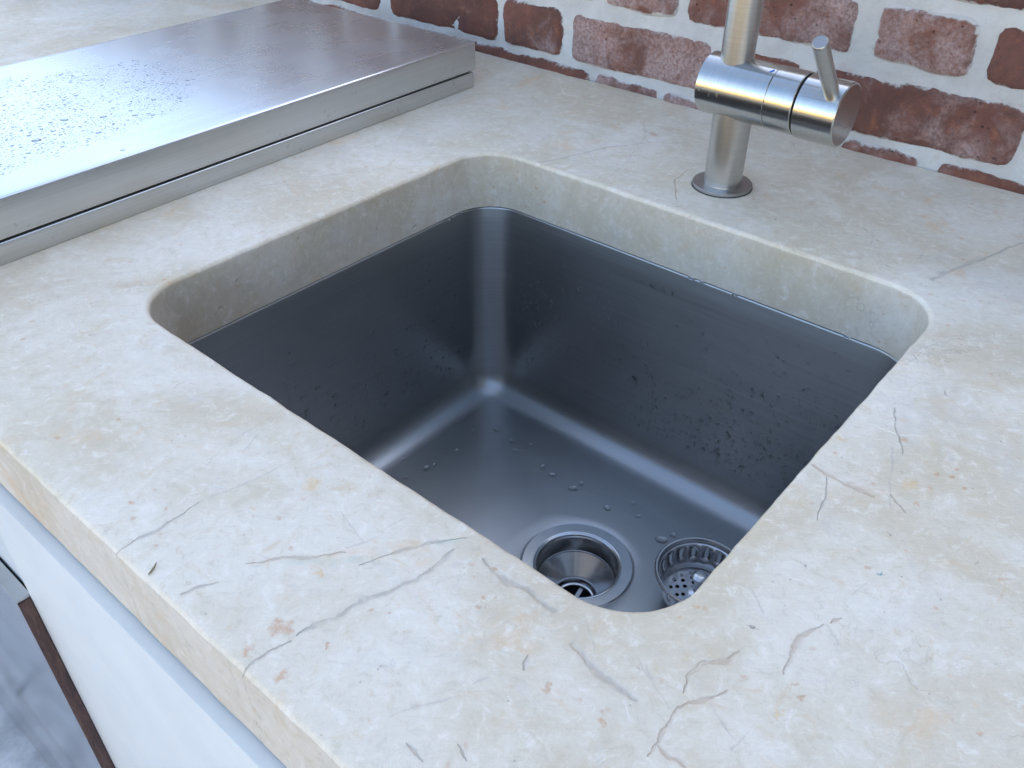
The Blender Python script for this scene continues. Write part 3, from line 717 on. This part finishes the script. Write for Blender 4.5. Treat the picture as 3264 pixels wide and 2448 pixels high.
xl('body', [(.0001, -.4000), (FRD - c_, -.4000), (FRD, -.4000 + c_), (FRD, -.3312), (FRD - .0004, -.3307), (FRD - .0016, -.3307)], M_FAUCET)
xl('body_ring', [(FRD - .0016, -.3306), (FRD - .0004, -.3304), (FRD, -.3299), (FRD, -.3050), (FRD - .0006, -.3043), (FRD - .0030, -.3043)], M_FAUCET)
xl('shadow_gap', [(FRD - .0028, -.3046), (FRD - .0028, -.3022)], M_DARK)
xl('handle_cap', [(FRD - .0030, -.3025), (FRD - .0006, -.3025), (FRD + .0002, -.3018), (FRD + .0002, -.2655), (FRD - .0005, -.2646), (FRD - .0013, -.2644), (.0001, -.2644)], M_FAUCET, -.0004, -.0008)
ph = rad(47); ax = Vector((0, -math.cos(ph), math.sin(ph))); o0 = Vector((-.2745, FY, FZ))
A(lathe('lever', [(.0066, FRD - .006), (.0066, FRD + .0700), (.0061, FRD + .0712), (.0057, FRD + .0715), (.0001, FRD + .0715)], M_PIPE, None, 48, frame_to(o0, ax)))
path = [(FX - .0045, FY, FZ + .010), (FX - .0045, FY, .34)]
for a in np.linspace(0, 180, 25)[1:]: path.append((FX - .0045, FY - .095 * (1 - math.cos(rad(a))), .34 + .075 * math.sin(rad(a))))
path.append((FX - .0045, FY - .19, .30))
path2 = [path[0]] + [(FX - .0045, FY, z) for z in np.linspace(.12, .33, 6)] + path[1:]
A(tube('spout', path2, .0152, M_PIPE, None, 64))
A(lathe('spout_collar', [(.0158, 0), (.0158, .002)], M_DARK, None, 64, Matrix.Translation((FX - .0045, FY, FZ + .0155))))
# blue cold-water tick on the body
m_ = Matrix.Translation((-.3345, FY - (FRD + .0001) * math.cos(rad(66)), FZ + (FRD + .0001) * math.sin(rad(66)))) @ Matrix.Rotation(rad(90 - 66), 4, 'X')
bm = box_bm((-.0022, -.0007, 0), (.0022, .0007, .0003)); bmesh.ops.transform(bm, matrix=m_ @ Matrix.Rotation(rad(50), 4, 'Z'), verts=bm.verts[:])
A(bm_obj('cold_mark', bm, M_BLUE))

# ---------------------------------------------------------------- steel barbecue lid over the hob
ROT = rad(1.45)
cov = empty('barbecue_cover', (-.7515, .5, 0)); cov.rotation_euler.z = ROT
tag(cov, 'flat stainless steel barbecue cover with rain drops on top, left of the sink', 'cover')
def K(o): o.parent = cov; return o
def bent_box(x0, x1, y0, y1, z0, z1, Rv, Rt, dome=0.0):
    """open-bottom folded sheet: rounded vertical corners, rolled top edge"""
    L = []
    def lp(ins, z):
        R = max(.0008, Rv - ins); return [(p[0], p[1], z) for p in rrect(x0 + ins, x1 - ins, y0 + ins, y1 - ins, R, 6, 10)]
    L += [lp(.012, z0 + .0015), lp(.0015, z0), lp(.0003, z0 + .0003), lp(0, z0 + .0012)]
    for a in (0, 20, 40, 60, 80, 90): L.append(lp(Rt * (1 - math.cos(rad(a))), z1 - Rt + Rt * math.sin(rad(a))))
    L.append(lp(Rt + .006, z1 + .00005))
    return loops_mesh(L, True, False, True)
V, F = bent_box(-.346, 0.0, -.47, .318, .0208, .0548, .003, .0026)
lid = K(mesh_obj('lid', V, F, M_LIDSIDE, None, 40))
lid.data.materials.append(M_LID)
for p in lid.data.polygons:
    if p.normal.z > .35: p.material_index = 1
V, F = bent_box(-.345, .0008, -.466, .313, 0.0002, .0188, .0025, .0022)
K(mesh_obj('base_tray', V, F, M_LIDSIDE, None, 40))
K(box('shadow_gap', (-.340, -.462, .0186), (-.004, .309, .0215), M_DARK))

# ---------------------------------------------------------------- cabinet front below the counter
LEDGE = -T - .0025
cab = empty('sink_cabinet', (.2, .1, FLOOR)); C = under(cab)
tag(cab, 'white cabinet front panel below the stone counter edge', 'cabinet')
bm = box_bm((-.5925, .0990, FLOOR + .08), (1.28, .1180, LEDGE), .0012, 2)
C(bm_obj('front_panel', bm, M_WHITE, None, 40))
C(box('carcass', (-.580, .1185, FLOOR + .02), (1.27, .90, SINK_Z - .12), M_WHITE))
C(box('top_rail', (-.585, .1185, SINK_Z - .10), (1.27, .135, -T - .001), M_WHITE))
C(box('end_panel', (1.255, .136, SINK_Z - .10), (1.27, .90, -T - .001), M_WHITE))

bbq = empty('barbecue_cabinet', (-1.2, .1, FLOOR)); Q = under(bbq)
tag(bbq, 'stainless steel barbecue cabinet door with dark timber edge, beside the white panel', 'barbecue cabinet')
Q(box('fascia', (-1.9, .1025, -.203), (-.596, .1200, -T - .001), M_FASCIA))
Q(box('door', (-1.9, .0882, FLOOR + .03), (-.5945, .1000, -.1990), M_DOOR, None, .0010, 2))
Q(box('door_cap', (-1.9, .0885, -.1992), (-.5945, .1000, -.1972), M_LIDSIDE))
Q(box('door_edge', (-.5940, .0888, FLOOR + .03), (-.5930, .0985, -.2005), M_WOOD))
Q(box('carcass', (-1.9, .1205, FLOOR + .02), (-.655, .90, -T - .09), M_FASCIA))
Q(box('door_gap', (-1.9, .1002, FLOOR + .04), (-.596, .1024, -.2035), M_DARK))

# ---------------------------------------------------------------- water
def drop_geo(V, F, c, n_, rx, ry, h, ang, seg=10, rings=4, sag=0.0):
    """a flattened cap with an uneven outline on a surface with normal n_"""
    n_ = Vector(n_).normalized(); t = (Vector((0, 0, -1)) - n_ * n_.dot(Vector((0, 0, -1))))
    t = t.normalized() if t.length > .1 else Vector((math.cos(ang), math.sin(ang), 0)); s = n_.cross(t)
    b0 = len(V); ph_ = random.uniform(0, 6.28); am = random.uniform(.03, .14)
    for j in range(rings):
        e = j / rings * math.pi / 2
        for k in range(seg):
            a = 2 * math.pi * k / seg; q = 1 + am * math.sin(2 * a + ph_) + am * .6 * math.sin(3 * a + 2 * ph_)
            u = rx * math.cos(a) * q * math.cos(e); w = ry * math.sin(a) * q * math.cos(e)
            if sag: u += sag * rx * math.sin(e)
            V.append(tuple(Vector(c) + t * u + s * w + n_ * (h * math.sin(e) - .00015)))
    V.append(tuple(Vector(c) + n_ * h + t * (sag * rx)))
    for j in range(rings - 1):
        for k in range(seg): F.append((b0 + j * seg + k, b0 + j * seg + (k + 1) % seg, b0 + (j + 1) * seg + (k + 1) % seg, b0 + (j + 1) * seg + k))
    for k in range(seg): F.append((b0 + (rings - 1) * seg + k, b0 + (rings - 1) * seg + (k + 1) % seg, b0 + rings * seg))
    F.append(tuple(b0 + k for k in range(seg))[::-1])
# rain on the lid: a dense field that stops short of the right-hand edge
V, F = [], []; Zl = .0549; Mc = Matrix.Translation((-.7515, .5, 0)) @ Matrix.Rotation(ROT, 4, 'Z')
grid = {}; cnt = 0
FIELD = [(-.043, -.46), (-0.0411, -0.2501), (-0.0475, -0.2055), (-0.0473, -0.161), (-0.0596, -0.1165), (-0.0692, -0.0765), (-0.0782, -0.0405), (-0.1104, 0.0007), (-0.1446, 0.0179), (-0.2126, 0.0301), (-0.2552, 0.01), (-0.27, -0.0334), (-0.2825, -0.0881), (-0.2996, -0.126), (-.315, -.46)]
def inside(x, y):
    """distance inside the outline of the wet patch, negative outside"""
    c = False; best = 9.0
    for (x0, y0), (x1, y1) in zip(FIELD, FIELD[1:] + FIELD[:1]):
        if (y0 > y) != (y1 > y) and x < (x1 - x0) * (y - y0) / (y1 - y0) + x0: c = not c
        t = max(0, min(1, ((x - x0) * (x1 - x0) + (y - y0) * (y1 - y0)) / ((x1 - x0) ** 2 + (y1 - y0) ** 2)))
        best = min(best, math.hypot(x - x0 - t * (x1 - x0), y - y0 - t * (y1 - y0)))
    return best if c else -best
BIG = [(-.0985, -.1887, .0052), (-.129, -.1453, .0045), (-.1075, -.116, .0038), (-.0876, -.0937, .0032), (-.0156, -.1508, .0022)]
for x, y, r_ in BIG:
    for kx in range(int((x - r_) / .005) - 1, int((x + r_) / .005) + 2):
        for ky in range(int((y - r_) / .005) - 1, int((y + r_) / .005) + 2): grid.setdefault((kx, ky), []).append((x, y, r_))
    drop_geo(V, F, Mc @ Vector((x, y, Zl)), (0, 0, 1), r_, r_ * .62, .0011, random.uniform(.6, 1.2), 20, 4)
for _ in range(34000):
    x, y = random.uniform(-.335, -.012), random.uniform(-.46, .06)
    sd_ = inside(x + .012 * fbm(x, y, 22, 3.0, 3), y + .012 * fbm(x, y, 22, 8.0, 3))
    if sd_ <= 0 or random.random() > .25 + .75 * min(1, sd_ / .035): continue
    r_ = min(.0030, .0006 + random.expovariate(1 / .00045)); r_ *= .7 + .5 * max(0, fbm(x, y, 25, 1.0, 2) + .5)
    kx, ky = int(x / .005), int(y / .005)
    if any((x - qx) ** 2 + (y - qy) ** 2 < (r_ + qr) ** 2 for a in (-1, 0, 1) for b in (-1, 0, 1) for qx, qy, qr in grid.get((kx + a, ky + b), ())): continue
    grid.setdefault((kx, ky), []).append((x, y, r_))
    w = Mc @ Vector((x, y, Zl)); a = random.uniform(0, 6.28)
    drop_geo(V, F, w, (0, 0, 1), r_, r_ * random.uniform(.75, 1), r_ * random.uniform(.22, .34), a, 9 if r_ > .0015 else 7, 3); cnt += 1
print('lid drops', cnt)
o = mesh_obj('rain_droplets', V, F, M_WATER, None, 60)
tag(o, 'dense field of small rain drops beaded on the steel cover', 'water drops', kind='stuff')
# spray on the sink walls and floor
V, F = [], []
def wall_pt_back(x, z): return (x, YB - IN - DRAFT * (ZT - z) / (ZT - zb) - .0001, z), (0, -1, -.015)
def wall_pt_left(y, z): return (XL + IN + DRAFT * (ZT - z) / (ZT - zb) + .0001, y, z), (1, 0, -.015)
for _ in range(1000):
    x = random.uniform(XL + .05, XR - .05); z = -.075 - .19 * random.random() ** .7
    if random.random() > .35 + .65 * min(1, max(0, (-.10 - z) / .1)): continue
    c, n_ = wall_pt_back(x, z); r_ = min(.0027, .0009 + random.expovariate(1 / .00038))
    drop_geo(V, F, c, n_, r_ * random.uniform(1.0, 1.6), r_, r_ * .46, 0, 12, 3, .25)
for _ in range(420):
    y = random.uniform(YF + .12, YB - .05); z = -.075 - .19 * random.random() ** .6
    c, n_ = wall_pt_left(y, z); r_ = min(.0025, .0009 + random.expovariate(1 / .00035))
    drop_geo(V, F, c, n_, r_ * random.uniform(1.0, 1.6), r_, r_ * .46, 0, 12, 3, .25)
o = mesh_obj('spray_droplets', V, F, M_WATER, None, 60)
tag(o, 'fine water drops clinging to the inside walls of the sink', 'water drops', kind='stuff')
# larger single drops standing on the sink floor
from mathutils.bvhtree import BVHTree
bt = BVHTree.FromPolygons([v.co[:] for v in bowl.data.vertices], [p.vertices[:] for p in bowl.data.polygons])
DROPS = [(-0.5607, 0.6105, 3), (-0.5372, 0.6014, 4), (-0.5109, 0.5982, 4), (-0.557, 0.5816, 3.2), (-0.574, 0.5775, 2.6), (-0.489, 0.6071, 3), (-0.496, 0.5885, 3.4), (-0.5461, 0.5425, 4.5), (-0.5649, 0.5514, 2.5), (-0.5523, 0.4984, 4.5), (-0.5494, 0.5077, 3.4), (-0.5828, 0.4911, 3), (-0.5584, 0.472, 3.2), (-0.4552, 0.5873, 4.5), (-0.4383, 0.5844, 4.2), (-0.4075, 0.5825, 5), (-0.4053, 0.5943, 3.6), (-0.3441, 0.6061, 3.0), (-0.3286, 0.594, 3.0), (-0.3612, 0.5827, 4.2), (-0.2912, 0.5817, 6.5), (-0.2857, 0.5946, 4), (-0.2544, 0.6162, 2.8), (-0.25, 0.6246, 1.6)]
for x, y, r_ in DROPS:
    hit = bt.ray_cast(Vector((x, y, 0)), Vector((0, 0, -1)))
    V, F = [], []
    drop_geo(V, F, (0, 0, 0), hit[1] if hit[1].z > 0 else -hit[1], r_ * .001, r_ * .00075, (.0014 + r_ * .00022), random.uniform(0, 3), 22, 5)
    o = mesh_obj('water_drop', V, F, M_WATER, None, 60); o.location = hit[0]
    tag(o, 'flat clear water drop lying on the sink floor near the back corner roll', 'water drop', 'water drops on the sink floor')
# drops hanging from the lower edge of the stone
for p in [(-0.3482, YB - .0005), (-0.3364, YB - .0005), (-0.301, YB - .0005), (-0.1913, YB - .0005), (-.6140, .6126), (-.6135, .6297)]:
    V, F = [], []; r_ = random.uniform(.0024, .0033)
    drop_geo(V, F, (0, 0, 0), (0, 0, -1), r_, r_ * .8, r_ * 1.1, 0, 14, 5)
    o = mesh_obj('hanging_drop', V, F, M_WATER, None, 60); o.location = (p[0], p[1], -T)
    tag(o, 'dark water drop hanging from the lower stone edge above the sink wall', 'water drop', 'drops hanging under the stone edge')
# a dry seed husk on the counter
bm = bmesh.new(); bmesh.ops.create_uvsphere(bm, u_segments=10, v_segments=8, radius=.5)
for v in bm.verts:
    t = v.co.x * 2; v.co = Vector((v.co.x * .0095, v.co.y * .0011 * (1 - .5 * t) + .0005 * t * t, v.co.z * .0008 + .0005))
seed = bm_obj('seed_husk', bm, M_SEED, None, 60); seed.location = (-.3502, .1155, .0002); seed.rotation_euler.z = math.atan2(.0083, -.0050)
tag(seed, 'tiny brown seed husk near the front edge of the stone counter', 'seed')

# ---------------------------------------------------------------- the sunlit garden behind the photographer (seen in the steel)
gw = empty('garden_wall', (0, -11, FLOOR)); G = under(gw)
tag(gw, 'long sunlit sandstone garden wall across the lawn, mirrored in the faucet', 'garden wall')
G(box('wall_body', (-22, -11.3, FLOOR - .02), (22, -11, FLOOR + 1.75), M_SAND)); G(box('coping', (-22.05, -11.36, FLOOR + 1.75), (22.05, -10.94, FLOOR + 1.84), M_SAND, None, .01))

# the house that stands to the right and shades that side
hs = empty('house', (3.2, .9, FLOOR)); Hs = under(hs)
tag(hs, 'tall shaded brick house side standing right of the outdoor kitchen', 'house')
M_HOUSE = plain('shaded_house_brick', (.36, .31, .27), .9, 0, .25, 6, .006); M_GLASS = plain('window_glass', (.02, .025, .03), .08, 0, .05)
Hs(box('wall', (2.6, -.9, FLOOR - .02), (6.0, 2.8, FLOOR + 4.4), M_HOUSE))
Hs(box('roof', (2.3, -1.2, FLOOR + 4.4), (6.3, 3.1, FLOOR + 4.58), M_BARK))
for y in (.1, 1.7):
    f_ = Hs(box('window', (2.52, y - .55, FLOOR + 1.0), (2.60, y + .55, FLOOR + 2.3), M_WHITE, None, .01))
    Hs(box('pane', (2.505, y - .47, FLOOR + 1.08), (2.519, y + .47, FLOOR + 2.22), M_GLASS))

nh = empty('sun_block_house', (1.5, 9.5, FLOOR)); Nh = under(nh)  # unseen house, added to block the sun and the low sky behind the wall
tag(nh, 'tall pale unseen house added behind the brick wall to keep the kitchen in shade', 'house')
Nh(box('wall', (-8.2, 7.0, FLOOR - .02), (8.0, 13.0, FLOOR + 6.9), M_HOUSE))
Nh(box('roof', (-8.6, 6.7, FLOOR + 6.9), (8.4, 13.3, FLOOR + 7.3), M_BARK))
for x in (-6.4, -3.2, 0.0, 3.2, 6.2):
    for z in (1.0, 3.9):
        Nh(box('window', (x - .6, 6.93, FLOOR + z), (x + .6, 7.0, FLOOR + z + 1.5), M_WHITE, None, .01))
        Nh(box('pane', (x - .5, 6.915, FLOOR + z + .1), (x + .5, 6.929, FLOOR + z + 1.4), M_GLASS))
